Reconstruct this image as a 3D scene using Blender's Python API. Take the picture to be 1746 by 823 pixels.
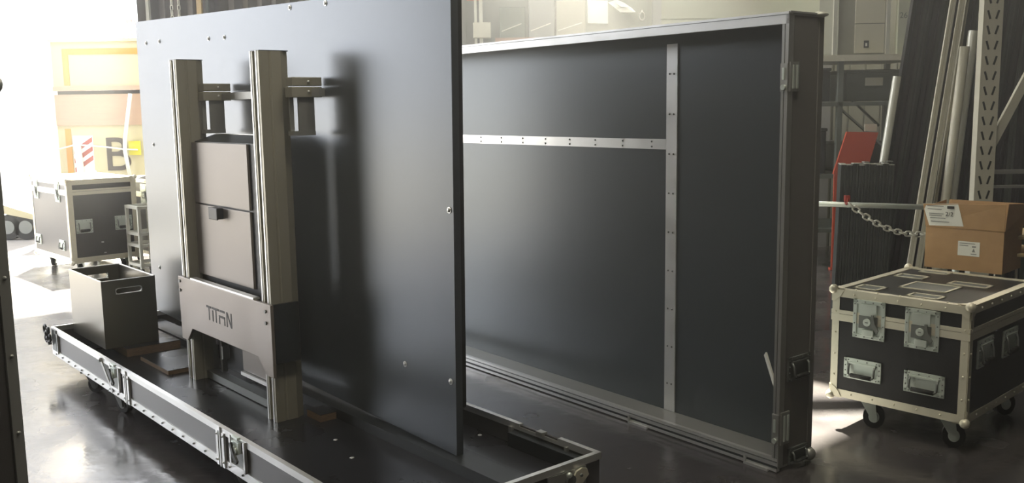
import bpy, bmesh, math, random
from mathutils import Vector, Matrix
random.seed(7)
for o in list(bpy.data.objects): bpy.data.objects.remove(o)
SC = bpy.context.scene
COL = SC.collection
R = math.radians

# ------------------------------------------------------------------ camera
cam_d = bpy.data.cameras.new('camera'); cam = bpy.data.objects.new('camera', cam_d); COL.objects.link(cam)
P, RO = R(8.05), R(-0.86)
Fv = Vector((0, math.cos(P), -math.sin(P))); Rv = Vector((1, 0, 0)); Uv = Vector((0, math.sin(P), math.cos(P)))
R2 = Rv*math.cos(RO) + Uv*math.sin(RO); U2 = -Rv*math.sin(RO) + Uv*math.cos(RO)
M = Matrix((R2, U2, -Fv)).transposed().to_4x4(); M.translation = (0, 0, 1.65)
cam.matrix_world = M
cam_d.sensor_width = 36; cam_d.lens = 1608/1746*36; cam_d.clip_end = 200
SC.camera = cam

# ------------------------------------------------------------------ light and exposure
SC.view_settings.view_transform = 'Standard'; SC.view_settings.look = 'None'
SC.view_settings.gamma = 1; SC.view_settings.exposure = 0.4; SC.view_settings.use_curve_mapping = False
W = bpy.data.worlds.new('world'); SC.world = W; W.use_nodes = True
bg = W.node_tree.nodes['Background']; bg.inputs[0].default_value = (0.93, 0.95, 1.0, 1); bg.inputs[1].default_value = 6.0
sun_d = bpy.data.lights.new('sun', 'SUN'); sun = bpy.data.objects.new('sun', sun_d); COL.objects.link(sun)
sun_d.energy = 80; sun_d.angle = R(1.2); sun_d.color = (1, .95, .78)
SUN_DIR = Vector((0.12, -0.70, -1.0)).normalized()          # travel direction of the sunlight
sun.rotation_euler = SUN_DIR.to_track_quat('-Z', 'Y').to_euler(); sun.location = (8, 10, 20)
CEIL_Z = 5.2

# ------------------------------------------------------------------ materials
def mat(name, col, rough=.5, metal=0., spec=.5, noise=None, bump=None, emit=None, rvar=None, stretch=None):
    m = bpy.data.materials.new(name); m.use_nodes = True
    nt = m.node_tree; b = nt.nodes['Principled BSDF']
    b.inputs['Base Color'].default_value = (*col, 1); b.inputs['Roughness'].default_value = rough
    b.inputs['Metallic'].default_value = metal; b.inputs['Specular IOR Level'].default_value = spec
    tc = nt.nodes.new('ShaderNodeTexCoord'); mp = nt.nodes.new('ShaderNodeMapping')
    nt.links.new(tc.outputs['Object'], mp.inputs[0])
    if stretch: mp.inputs['Scale'].default_value = stretch
    def nz(scale, detail=4):
        n = nt.nodes.new('ShaderNodeTexNoise'); n.inputs['Scale'].default_value = scale; n.inputs['Detail'].default_value = detail
        nt.links.new(mp.outputs[0], n.inputs['Vector']); return n
    if noise:
        col2, scale = noise
        n = nz(scale); r = nt.nodes.new('ShaderNodeValToRGB')
        r.color_ramp.elements[0].position = .35; r.color_ramp.elements[1].position = .7
        r.color_ramp.elements[0].color = (*col, 1); r.color_ramp.elements[1].color = (*col2, 1)
        nt.links.new(n.outputs['Fac'], r.inputs[0]); nt.links.new(r.outputs[0], b.inputs['Base Color'])
    if rvar:
        lo, hi, scale = rvar
        n = nz(scale, 6); r = nt.nodes.new('ShaderNodeMapRange')
        r.inputs['From Min'].default_value = .3; r.inputs['From Max'].default_value = .7
        r.inputs['To Min'].default_value = lo; r.inputs['To Max'].default_value = hi
        nt.links.new(n.outputs['Fac'], r.inputs['Value']); nt.links.new(r.outputs[0], b.inputs['Roughness'])
    if bump:
        st, scale = bump
        n = nz(scale, 5); bp = nt.nodes.new('ShaderNodeBump'); bp.inputs['Strength'].default_value = st
        bp.inputs['Distance'].default_value = .01
        nt.links.new(n.outputs['Fac'], bp.inputs['Height']); nt.links.new(bp.outputs[0], b.inputs['Normal'])
    if emit:
        b.inputs['Emission Color'].default_value = (*emit[0], 1); b.inputs['Emission Strength'].default_value = emit[1]
    return m
ALU = mat('brushed_aluminium', (.70, .70, .68), .38, .75, rvar=(.3, .5, 9))
ALU_D = mat('dull_aluminium', (.42, .42, .40), .45, .7)
ALU_W = mat('warm_aluminium', (.80, .76, .62), .45, .45, rvar=(.35, .55, 12))
STEEL = mat('zinc_steel', (.74, .80, .74), .38, .6, rvar=(.3, .5, 20))
DARKST = mat('dark_steel', (.20, .21, .20), .5, .6)  # plain darker steel tone
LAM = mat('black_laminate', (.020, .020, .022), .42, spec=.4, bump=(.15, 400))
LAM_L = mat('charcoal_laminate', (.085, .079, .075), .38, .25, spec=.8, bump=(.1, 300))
BOARD = mat('charcoal_board_coating', (.085, .097, .110), .30, .42, spec=.7)
LIDIN = mat('lid_interior_board', (.080, .092, .098), .32, .42, spec=.7)
DECK = mat('black_deck_board', (.014, .014, .016), .24, spec=.5, rvar=(.24, .36, 3))
PROF = mat('champagne_grey_profile', (.36, .34, .27), .42, .35, rvar=(.38, .5, 6))
PLATE = mat('titan_plate_lit_front', (.27, .235, .205), .42, .35, rvar=(.38, .48, 5))  # reflected daylight painted in as tan; the black returns share this coating
ENCL = mat('enclosure_panel_coating', (.27, .24, .215), .45, .3)
BLK = mat('black_metal', (.016, .019, .020), .5)
RUB = mat('black_rubber', (.012, .012, .012), .65)
INK = mat('black_ink', (.012, .011, .010), .6)
PLY = mat('raw_plywood_edge', (.22, .145, .085), .75, noise=((.15, .10, .06), 40), stretch=(1, 1, 8))
CARD = mat('brown_cardboard', (.46, .29, .15), .85, spec=.2, noise=((.41, .255, .13), 12), bump=(.1, 60))
PAPER = mat('white_paper', (.80, .80, .74), .8, spec=.2)
GREY = mat('grey_print', (.25, .25, .24), .8)
BIRCH = mat('pale_birch_board', (.72, .56, .30), .5, noise=((.62, .46, .24), 10), stretch=(1, 8, 1))
RACKP = mat('beige_rack_paint', (.58, .56, .46), .5, .1, noise=((.52, .50, .41), 6))
LAM_G = mat('grey_brown_laminate', (.17, .16, .15), .5, spec=.5)
RACKD = mat('dark_green_rack_paint', (.10, .115, .10), .6)
ORANGE = mat('orange_paint', (.75, .16, .06), .5)
REDP = mat('red_orange_panel', (.50, .075, .035), .6)
CREAM = mat('cream_board_paint', (.38, .345, .22), .6)
SALM = mat('salmon_plank_paint', (.34, .235, .165), .6, noise=((.31, .21, .15), 3), stretch=(1, 1, 14))
YEL = mat('amber_tape', (.42, .19, .004), .5)
YELL = mat('bright_yellow_plastic', (.45, .42, .02), .5)
REDS = mat('signal_red', (.30, .04, .03), .5)
WHITE = mat('white_paint', (.85, .85, .85), .5)
BROWN = mat('brown_lettering', (.03, .02, .016), .6)
TREE = mat('bare_bark', (.32, .24, .24), .9)
PLAST = mat('black_pipe_plastic', (.035, .04, .04), .5, noise=((.06, .065, .06), 8))
PROFD = mat('dark_grey_profile', (.028, .028, .033), .42, .3, rvar=(.35, .5, 4))
PROFP = mat('plum_grey_profile', (.040, .034, .042), .45, .3)
GLV = mat('pale_galvanised', (.62, .62, .55), .4, .4)
CONC = mat('dark_sealed_concrete', (.040, .037, .040), .3, spec=.6, noise=((.075, .068, .066), 1.7), rvar=(.10, .34, 2.2), bump=(.22, 9))
ASPH = mat('grey_asphalt', (.16, .15, .14), .85, noise=((.21, .195, .18), 4))
SHEET = mat('olive_beige_sheet', (.24, .24, .185), .6, noise=((.20, .20, .16), 1.2))
SHEETG = mat('sage_door_panel', (.40, .43, .33), .55, noise=((.45, .42, .35), .8))
CURT = mat('olive_brown_curtain', (.10, .088, .075), .75, noise=((.13, .115, .09), 2), stretch=(6, 6, .3))
WALLM = mat('grey_sheet_wall', (.17, .17, .155), .8)
NEARM = mat('dark_sheet_wall', (.05, .05, .05), .8)
CEILM = mat('grey_ceiling_deck', (.12, .12, .11), .85)

# ------------------------------------------------------------------ mesh helpers
class MB:
    def __init__(s): s.bm = bmesh.new(); s.mats = []
    def _mi(s, m):
        if m is None: return 0
        if m not in s.mats: s.mats.append(m)
        return s.mats.index(m)+1
    def faces(s, vs, fs, m=None, smooth=False):
        bv = [s.bm.verts.new(v) for v in vs]; i = s._mi(m)
        for f in fs:
            try:
                fc = s.bm.faces.new([bv[k] for k in f]); fc.material_index = i; fc.smooth = smooth
            except ValueError: pass
        return bv
    def box(s, x0, x1, y0, y1, z0, z1, m=None, mx=None):
        v = [Vector(p) for p in ((x0,y0,z0),(x1,y0,z0),(x1,y1,z0),(x0,y1,z0),(x0,y0,z1),(x1,y0,z1),(x1,y1,z1),(x0,y1,z1))]
        if mx: v = [mx @ p for p in v]
        s.faces(v, [(0,3,2,1),(4,5,6,7),(0,1,5,4),(1,2,6,5),(2,3,7,6),(3,0,4,7)], m); return s
    def bar(s, a, b, w, h=None, m=None, up=(0, 0, 1)):
        a, b = Vector(a), Vector(b); h = h or w; d = (b-a); L = d.length; d.normalize()
        u = Vector(up)
        if abs(d.dot(u)) > .98: u = Vector((0, 1, 0))
        sd = d.cross(u).normalized(); uu = sd.cross(d)
        mx = Matrix((sd, d, uu)).transposed().to_4x4(); mx.translation = a
        return s.box(-w/2, w/2, 0, L, -h/2, h/2, m, mx)
    def prism(s, pts, fn, a, b, m=None):
        """pts 2D polygon, fn(u, v, t) -> 3D, extruded t=a..b"""
        n = len(pts); vs = [fn(u, v, a) for u, v in pts] + [fn(u, v, b) for u, v in pts]
        fs = [tuple(range(n))[::-1], tuple(range(n, 2*n))] + [(i, (i+1) % n, n+(i+1) % n, n+i) for i in range(n)]
        s.faces(vs, fs, m); return s
    def cyl(s, a, b, r, r2=None, n=16, m=None, cap=True):
        a, b = Vector(a), Vector(b); r2 = r if r2 is None else r2; d = (b-a).normalized()
        u = d.orthogonal().normalized(); w = d.cross(u); vs = []
        for p, rr in ((a, r), (b, r2)):
            for k in range(n):
                t = 2*math.pi*k/n; vs.append(p + (u*math.cos(t)+w*math.sin(t))*rr)
        i = s._mi(m); bv = [s.bm.verts.new(v) for v in vs]
        for k in range(n):
            f = s.bm.faces.new([bv[k], bv[(k+1) % n], bv[n+(k+1) % n], bv[n+k]]); f.smooth = True; f.material_index = i
        if cap:
            for q in (bv[:n][::-1], bv[n:]):
                f = s.bm.faces.new(q); f.material_index = i
        return s
    def tube(s, pts, r, n=8, m=None, closed=False):
        pts = [Vector(p) for p in pts]; N = len(pts); rings = []; i = s._mi(m); pu = None
        for k in range(N):
            d = (pts[(k+1) % N]-pts[k-1]) if (closed or 0 < k < N-1) else (pts[min(k+1, N-1)]-pts[max(k-1, 0)])
            d.normalize()
            u = d.orthogonal().normalized() if pu is None else (pu - d*pu.dot(d)).normalized()
            pu = u; w = d.cross(u)
            rings.append([s.bm.verts.new(pts[k]+(u*math.cos(2*math.pi*j/n)+w*math.sin(2*math.pi*j/n))*r) for j in range(n)])
        for k in range(N if closed else N-1):
            A, B = rings[k], rings[(k+1) % N]
            for j in range(n):
                f = s.bm.faces.new([A[j], A[(j+1) % n], B[(j+1) % n], B[j]]); f.smooth = True; f.material_index = i
        if not closed:
            for q in (rings[0][::-1], rings[-1]):
                f = s.bm.faces.new(q); f.material_index = i
        return s
    def ball(s, c, r, n=12, m=None, sc=(1, 1, 1)):
        g = bmesh.ops.create_uvsphere(s.bm, u_segments=n, v_segments=max(6, n//2+2), radius=r)
        i = s._mi(m)
        for v in g['verts']: v.co = Vector((v.co.x*sc[0], v.co.y*sc[1], v.co.z*sc[2])) + Vector(c)
        for f in {f for v in g['verts'] for f in v.link_faces}: f.smooth = True; f.material_index = i
        return s
    def build(s, name, m, parent=None, bevel=0):
        bmesh.ops.recalc_face_normals(s.bm, faces=s.bm.faces[:])
        me = bpy.data.meshes.new(name); s.bm.to_mesh(me); s.bm.free()
        for k in [m]+s.mats: me.materials.append(k)
        o = bpy.data.objects.new(name, me); COL.objects.link(o); o.parent = parent
        if bevel:
            md = o.modifiers.new('bevel', 'BEVEL'); md.width = bevel; md.segments = 2; md.limit_method = 'ANGLE'
        return o
def tag(o, label=None, cat=None, group=None, kind=None):
    if label: o['label'] = label
    if cat: o['category'] = cat
    if group: o['group'] = group
    if kind: o['kind'] = kind
    return o
def empty(name, loc=(0, 0, 0), rz=0, label=None, cat=None, group=None):
    o = bpy.data.objects.new(name, None); COL.objects.link(o); o.location = loc; o.rotation_euler = (0, 0, rz)
    o.empty_display_size = .05
    return tag(o, label, cat, group)
def struct(name, mb, m): return tag(mb.build(name, m), kind='structure')
def copy_tree(o, parent=None):
    c = o.copy(); COL.objects.link(c)
    if parent: c.parent = parent
    for ch in [q for q in bpy.data.objects if q.parent == o]: copy_tree(ch, c)
    return c
def inst(src, parent, mx):
    """copy part (and its sub-parts) under a parent with a local matrix"""
    c = copy_tree(src, parent); c.matrix_parent_inverse = Matrix(); c.matrix_basis = mx; return c
def text_mesh(txt, size, m, name, parent, mx, depth=.0008, align='LEFT', sx=1):
    cu = bpy.data.curves.new('txt', 'FONT'); cu.body = txt; cu.size = size; cu.extrude = depth; cu.align_x = align
    t = bpy.data.objects.new('txt', cu); COL.objects.link(t)
    dg = bpy.context.evaluated_depsgraph_get(); me = bpy.data.meshes.new_from_object(t.evaluated_get(dg))
    bpy.data.objects.remove(t); me.transform(mx @ Matrix.Diagonal((sx, 1, 1, 1))); me.materials.clear(); me.materials.append(m)
    o = bpy.data.objects.new(name, me); COL.objects.link(o); o.parent = parent; return o
FRONT = Matrix(((1, 0, 0, 0), (0, 0, -1, 0), (0, 1, 0, 0), (0, 0, 0, 1)))  # text standing in the xz plane, facing -y

# ================================================================== SETTING
YT, YS = R(-49.6), R(40.4)                # tray frame: x along the tray, y across it
Sx, Sy = math.cos(YS), math.sin(YS)
jamb = Vector((-4.21, 11.0, 0))
def wl(d): return Vector((jamb.x - d*Sx, jamb.y - d*Sy))       # points along the slanting doorway wall
p0, p1, p2 = wl(0), wl(8.2), wl(12.5)
mb = MB(); poly = [(p0.x, p0.y), (11, 11), (11, -7), (p2.x, -7), (p2.x, p2.y)]
mb.prism(poly, lambda u, v, t: (u, v, t), -.25, 0); struct('floor', mb, CONC)
mb = MB(); mb.prism([(-60, -20), (60, -20), (60, 70), (-60, 70)], lambda u, v, t: (u, v, t), -.6, -.255)
mb.prism([(p0.x, p0.y+.002), (p2.x-.0, p2.y+.002), (-45, p2.y), (-45, 60), (p0.x, 60)], lambda u, v, t: (u, v, t), -.25, -.004)
struct('ground', mb, ASPH)
# rear wall with its sheet door
mb = MB(); mb.box(-4.21, 11, 11.0, 11.25, 0, CEIL_Z); struct('wall_rear', mb, WALLM)
mb = MB(); mb.box(11, 11.25, -7, 11.25, 0, CEIL_Z); struct('wall_right', mb, NEARM)
mb = MB(); mb.box(p2.x, 11.25, -7.25, -7, 0, CEIL_Z); struct('wall_near', mb, NEARM)
mb = MB(); mb.box(p2.x-.25, p2.x, -7.25, p2.y, 0, CEIL_Z); struct('wall_left', mb, NEARM)
mb = MB()
def slant(mb, a, b, z0, z1, th=.2):
    A, B = wl(a), wl(b); n = Vector((-Sy, Sx))*th
    mb.prism([(A.x, A.y), (B.x, B.y), (B.x+n.x, B.y+n.y), (A.x+n.x, A.y+n.y)], lambda u, v, t: (u, v, t), z0, z1)
slant(mb, 8.2, 12.5, 0, CEIL_Z); slant(mb, 0, 8.2, 4.7, CEIL_Z); struct('wall_loading', mb, WALLM)
# ceiling with an added rooflight, placed to drop a sun patch on the floor
def hole(ds, dt):                                    # added rooflight corners, offset up the sun's path from the floor
    bx, by = 1.52, 4.47
    x = bx + Sx*ds - Sy*dt; y = by + Sy*ds + Sx*dt
    return (x - SUN_DIR.x/-SUN_DIR.z*CEIL_Z, y - SUN_DIR.y/-SUN_DIR.z*CEIL_Z)
HO = [hole(-1.1, 0), hole(.95, 0), hole(.95, 1.9), hole(-1.1, 1.9)]
OUT = [(p2.x-.3, -7.3), (11.3, -7.3), (11.3, 11.3), (-4.3, 11.3)]
mb = MB()
for q in ([OUT[0], OUT[1], HO[1], HO[0]], [OUT[1], OUT[2], HO[2], HO[1]], [OUT[2], OUT[3], HO[3], HO[2]], [OUT[3], (p2.x-.3, p2.y+.1), OUT[0], HO[0], HO[3]]):
    mb.prism(q, lambda u, v, t: (u, v, t), CEIL_Z, CEIL_Z+.2)
struct('ceiling', mb, CEILM)
mb = MB()
for k in range(4): mb.bar((*HO[k], CEIL_Z+.22), (*HO[(k+1) % 4], CEIL_Z+.22), .05, .06)
struct('added_rooflight_1', mb, ALU_D)  # frame around the added, unseen rooflight
# dark curtain strips hanging on the rear wall above the board
mb = MB()
n = 44; pts = []
for k in range(n+1):
    x = -4.19 + (3.45)*k/n; pts.append((x, 10.93 + (.025 if k % 2 else -.025)))
pts2 = [(x, y+.03) for x, y in reversed(pts)]
mb.prism(pts+pts2, lambda u, v, t: (u, v, t), .02, 4.4)
tag(mb.build('strip_curtain', CURT), 'olive-brown dark curtain hanging on the rear wall above the big board', 'curtain')
for x, w, m, lab in ((-4.05, .035, GLV, 'thin bright metal rail at the left end of the dark curtain'),
                (-3.47, .055, BIRCH, 'cream upright post in front of the dark curtain'), (-3.38, .03, RACKD, 'dull olive upright strip just right of the cream post')):
    mb = MB(); mb.box(x-w/2, x+w/2, 10.84, 10.87, 0, 4.6); mb.box(x-w/2-.004, x+w/2+.004, 10.865, 10.885, 0, 4.6)
    tag(mb.build('upright_post', m), lab, 'post')
def chain(name, a, b, n, sag, ls, r, m, label, group=None):
    a, b = Vector(a), Vector(b); mb = MB(); pts = []
    for k in range(n+1):
        t = k/n; p = a.lerp(b, t); p.z -= sag*4*t*(1-t); pts.append(p)
    for k in range(n):
        c = (pts[k]+pts[k+1])/2; d = (pts[k+1]-pts[k]).normalized()
        s = d.cross(Vector((0.2, 1, .1))).normalized() if k % 2 else d.cross(d.cross(Vector((.2, 1, .1)))).normalized()
        L = (pts[k+1]-pts[k]).length*.68; wd = ls
        loop = []
        for j in range(12):
            t = 2*math.pi*j/12; cx = math.cos(t); sy = math.sin(t)
            loop.append(c + d*(L*.45*(1 if cx > 0 else -1) + wd*cx*.5 if abs(cx) > .01 else 0) + s*wd*sy*.75)
        mb.tube(loop, r, 6, None, True)
    return tag(mb.build(name, m), label, 'chain', group)
chain('hoist_chain', (-3.76, 10.8, 4.6), (-3.76, 10.8, 1.2), 60, 0, .02, .006, GLV, 'left one of two thin pull chains before the dark curtain')
chain('hoist_chain', (-3.68, 10.8, 4.6), (-3.68, 10.8, 1.2), 60, 0, .02, .006, GLV, 'right one of two thin pull chains before the dark curtain')
# sheet panelling of the rear wall
mb = MB(); mb.box(.62, 1.62, 10.9, 10.99, 0, 4.5)
for z in (1.0, 2.0, 3.0): mb.box(.62, 1.62, 10.885, 10.9, z, z+.02)
tag(mb.build('wall_panel', SHEET), 'beige sheet panel on the rear wall carrying the pinned paper', 'panel')
D = empty('sectional_door', (0, 10.9, 0), 0, 'pale sage sectional door with horizontal grooves behind the open case lid', 'door')
mb = MB()
for k in range(8): mb.box(1.72, 3.56, 0, .06, .02+.52*k, .02+.52*k+.505); mb.box(1.72, 3.56, .02, .05, .02+.52*k-.02, .02+.52*k)
mb.build('door_panel', SHEETG, D)
for x in (1.62, 3.56):
    mb = MB(); mb.box(x, x+.1, -.03, .06, 0, 4.4); mb.build('guide_rail', ALU_D, D)
mb = MB(); mb.box(3.62, 11, 10.9, 10.99, 0, 4.6)
for k in range(40): mb.box(3.7+.18*k, 3.72+.18*k, 10.885, 10.9, 0, 4.6)
tag(mb.build('wall_panel', SHEET), 'ribbed beige sheet panel on the rear wall behind the storage rack', 'panel')
mb = MB(); mb.box(-.70, .58, 10.94, 10.99, 0, 4.5)
for k in range(6): mb.box(-.70+.21*k, -.69+.21*k, 10.93, 10.94, 0, 4.5)
tag(mb.build('wall_panel', WALLM), 'dull grey-green wall panel behind the orange lamp box', 'panel')

# ================================================================== shared flight case fittings
def recess_plate(w, h, mdeep, m):
    mb = MB(); t = .012
    for x0, x1, z0, z1 in ((-w/2, w/2, h/2-t*1.6, h/2), (-w/2, w/2, -h/2, -h/2+t*1.6), (-w/2, -w/2+t*1.6, -h/2, h/2), (w/2-t*1.6, w/2, -h/2, h/2)):
        mb.box(x0, x1, -.006, .004, z0, z1, m)
    mb.box(-w/2+t, w/2-t, 0.0, .003, -h/2+t, h/2-t, mdeep)
    for k in range(4):
        for sg in (-1, 1):
            mb.ball((-w/2+w*(k+.5)/4, -.007, sg*(h/2-.009)), .0035, 6, DARKST)
            mb.ball((sg*(w/2-.009), -.007, -h/2+h*(k+.5)/4), .0035, 6, DARKST)
    return mb
def make_latch(w=.165, h=.195, m=STEEL):
    o = recess_plate(w, h, m, m).build('latch', m, None, .002)
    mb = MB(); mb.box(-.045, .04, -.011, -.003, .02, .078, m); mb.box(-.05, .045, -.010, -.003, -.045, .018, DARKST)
    mb.cyl((-.005, -.018, -.012), (-.005, -.004, -.012), .019, n=18, m=m); mb.box(-.012, .002, -.02, -.017, -.014, -.010, DARKST)
    mb.build('latch_body', m, o)
    mb = MB(); mb.prism([(.018, .03), (.03, .03), (.036, -.01), (.058, -.045), (.05, -.062), (.022, -.03)], lambda u, v, t: (u, t, v), -.022, -.014, DARKST)
    mb.build('turn_lever', DARKST, o)
    mb = MB(); mb.box(-.03, .03, -.016, -.004, -.082, -.05, m); mb.build('latch_hook', m, o, .002)
    return o
def make_handle(w=.195, h=.105, m=STEEL):
    o = recess_plate(w, h, m, m).build('handle', m, None, .002)
    mb = MB(); g = w*.34
    mb.tube([(-g, -.006, h*.26), (-g, -.016, h*.1), (-g, -.02, -h*.22), (-g*.9, -.02, -h*.3), (g*.9, -.02, -h*.3), (g, -.02, -h*.22), (g, -.016, h*.1), (g, -.006, h*.26)], .006, 8, DARKST)
    mb.cyl((-g*.8, -.02, -h*.3), (g*.8, -.02, -h*.3), .011, n=10, m=RUB)
    mb.box(-w*.36, w*.36, -.012, -.002, h*.24, h*.32, m)
    mb.build('grip', RUB, o); return o
def make_caster(m=STEEL, r=.05):
    o = MB().box(-.05, .05, -.045, .045, 2*r+.022, 2*r+.032)
    o.cyl((0, 0, 2*r+.01), (0, 0, 2*r+.024), .03)
    for s in (-1, 1):
        o.prism([(-.03, 2*r+.014), (.035, 2*r+.014), (.045+.0, r-.012), (.02, r-.012)], lambda u, v, t: (u, t, v), s*.026-.002, s*.026+.002)
    o = o.build('caster', m, None)
    mb = MB(); mb.cyl((.03, -.018, r), (.03, .018, r), r, n=24, m=RUB); mb.cyl((.03, -.0215, r), (.03, .0215, r), r*.5, n=16, m=m)
    mb.build('wheel', RUB, o); return o
PROTO = []
def proto(o): PROTO.append(o); return o
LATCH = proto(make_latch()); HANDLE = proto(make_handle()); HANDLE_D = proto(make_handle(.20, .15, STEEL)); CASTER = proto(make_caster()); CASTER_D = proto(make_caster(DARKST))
def fit(mirror='front', x=0, y=0, z=0, ang=0): return Matrix.Translation((x, y, z)) @ Matrix.Rotation(ang, 4, 'Z')
EX = 0.032   # extrusion width
def edging(mb, W_, D_, z0, z1, m, e=EX, rivets=True, th=.004):
    """aluminium angle along the twelve edges of a box"""
    o = th
    for z, s in ((z0, 1), (z1, -1)):
        a, b = (z-o, z+e) if s == 1 else (z-e, z+o)
        for y, q in ((0, 1), (D_, -1)):
            ya, yb = (y-o, y) if q == 1 else (y, y+o)
            mb.box(-o, W_+o, ya, yb, a, b)
            yc, yd = (y, y+e) if q == 1 else (y-e, y)
            zz = (z-o, z) if s == 1 else (z, z+o)
            mb.box(-o, W_+o, yc, yd, *zz)
        for x, q in ((0, 1), (W_, -1)):
            xa, xb = (x-o, x) if q == 1 else (x, x+o)
            mb.box(xa, xb, 0, D_, a, b)
            xc, xd = (x, x+e) if q == 1 else (x-e, x)
            zz = (z-o, z) if s == 1 else (z, z+o)
            mb.box(xc, xd, e, D_-e, *zz)
    for x, q in ((0, 1), (W_, -1)):
        for y, r in ((0, 1), (D_, -1)):
            xa, xb = (x-o, x) if q == 1 else (x, x+o); ya, yb = (y-o, y) if r == 1 else (y, y+o)
            xc, xd = (x, x+e) if q == 1 else (x-e, x); yc, yd = (y, y+e) if r == 1 else (y-e, y)
            mb.box(xc, xd, ya, yb, z0, z1); mb.box(xa, xb, yc, yd, z0, z1)
    if rivets:
        k = int(W_/.11)
        for j in range(1, k):
            for z in (z0+e/2, z1-e/2): mb.ball((W_*j/k, -o-.001, z), .005, 6)
            mb.ball((W_*j/k, e/2, z1+o+.001), .005, 6)
        k = int(D_/.11)
        for j in range(1, k):
            for z in (z0+e/2, z1-e/2): mb.ball((W_+o+.001, D_*j/k, z), .005, 6)
        k = int((z1-z0)/.11)
        for j in range(1, k):
            z = z0+(z1-z0)*j/k
            mb.ball((e/2, -o-.001, z), .005, 6); mb.ball((W_-e/2, -o-.001, z), .005, 6); mb.ball((W_+o+.001, e/2, z), .005, 6)
def flight_case(name, label, loc, rz, W_, D_, z0, z1, seam, m_edge, lat, han, han_end, casters, lam=LAM, group=None, hs=1, e=EX, flat=False):
    t = empty(name, loc, rz, label, 'flight case', group)
    MB().box(0, W_, 0, D_, z0, seam-.004).build('case_body', lam, t)
    MB().box(0, W_, 0, D_, seam+.004, z1).build('case_lid', lam, t)
    mb = MB(); edging(mb, W_, D_, z0, z1, m_edge, e); mb.build('edging', m_edge, t)
    mb = MB()
    for a, b in ((seam-.036, seam-.001), (seam+.001, seam+.02)):
        mb.box(-.006, W_+.006, -.006, 0, a, b); mb.box(-.006, W_+.006, D_, D_+.006, a, b); mb.box(-.006, 0, 0, D_, a, b); mb.box(W_, W_+.006, 0, D_, a, b)
    mb.build('closing_band', m_edge, t)
    for x in (0, W_):
        for y in (0, D_):
            for z in (z0, z1):
                mb = MB(); mb.ball((x, y, z), .024, 12)
                sx, sy, sz = (1 if x == 0 else -1), (1 if y == 0 else -1), (1 if z == z0 else -1)
                q = .06
                mb.prism([(0, 0), (q, 0), (q*.75, q*.45), (q*.45, q*.75), (0, q)], lambda u, v, tt: (x+sx*u, y+sy*(-.009+.0*tt)+sy*tt*.003, z+sz*v), 0, 1)
                mb.prism([(0, 0), (q, 0), (q*.75, q*.45), (q*.45, q*.75), (0, q)], lambda u, v, tt: (x+sx*(-.009+tt*.003), y+sy*u, z+sz*v), 0, 1)
                mb.prism([(0, 0), (q, 0), (q*.75, q*.45), (q*.45, q*.75), (0, q)], lambda u, v, tt: (x+sx*u, y+sy*v, z+sz*(-.009+tt*.003)), 0, 1)
                mb.build('corner_ball', m_edge, t)
    for x, z, sx, sz in lat: inst(LATCH, t, Matrix.Translation((x, -.004, z)) @ Matrix.Diagonal((sx, 1, sz, 1)))
    for x, z, sx, sz in han: inst(HANDLE, t, Matrix.Translation((x, -.003, z)) @ Matrix.Diagonal((sx, 1, sz, 1)))
    for y, z, sx, sz in han_end:
        inst(HANDLE, t, Matrix.Translation((W_+.003, y, z)) @ Matrix.Rotation(R(90), 4, 'Z') @ Matrix.Diagonal((sx, 1, sz, 1)))
    for x, y, a in casters:
        inst(CASTER, t, Matrix.Translation((x, y, 0)) @ Matrix.Rotation(a, 4, 'Z') @ Matrix.Diagonal((1.05, 1.05, z0/.1325, 1)))
    return t

# ================================================================== the big open tray (case base)
TR = (-2.972, 5.941, 0)
tray = empty('wheeled_tray', TR, YT, 'long low open flight case base on wheels holding the upright board', 'flight case')
TL_, TW, Z0, Z1 = 3.944, .983, .128, .300
mb = MB()
mb.box(0, TL_, 0, .012, Z0, Z1-.004); mb.box(0, TL_, TW-.012, TW, Z0, Z1-.004)
mb.box(0, .012, .012, TW-.012, Z0, Z1-.004); mb.box(TL_-.012, TL_, .012, TW-.012, Z0, Z1-.004)
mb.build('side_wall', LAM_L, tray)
MB().box(.012, TL_-.012, .012, TW-.012, Z0, .200).build('deck', DECK, tray)
mb = MB()                                              # top rail
mb.box(-.005, TL_+.005, -.006, .016, Z1-.028, Z1); mb.box(-.005, 3.48, TW-.016, TW+.006, Z1-.028, Z1)
mb.box(3.48, 3.72, TW-.016, TW+.006, Z1-.028, Z1-.012); mb.box(3.72, TL_+.005, TW-.016, TW+.006, Z1-.028, Z1)
mb.box(-.006, .016, .016, TW-.016, Z1-.028, Z1); mb.box(TL_-.016, TL_+.006, .016, TW-.016, Z1-.028, Z1)
mb.box(-.003, .016, -.003, TW, Z1-.001, Z1+.003); mb.build('top_rail', ALU, tray)
mb = MB()
mb.box(-.005, TL_+.005, -.005, 0, Z0-.004, Z0+.032); mb.box(-.005, TL_+.005, TW, TW+.005, Z0-.004, Z0+.032)
mb.box(-.005, 0, 0, TW, Z0-.004, Z0+.032); mb.box(TL_, TL_+.005, 0, TW, Z0-.004, Z0+.032); mb.box(-.005, TL_+.005, -.005, .03, Z0-.006, Z0)
for k in range(30): mb.ball((.1+k*.13, -.006, Z0+.014), .0055, 6, None)
mb.build('bottom_rail', ALU, tray)
for k in range(30): MB().cyl((.1+k*.13, -.0125, Z0+.014), (.1+k*.13, -.005, Z0+.014), .0045, n=8).build('rivet', DARKST, tray)
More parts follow.
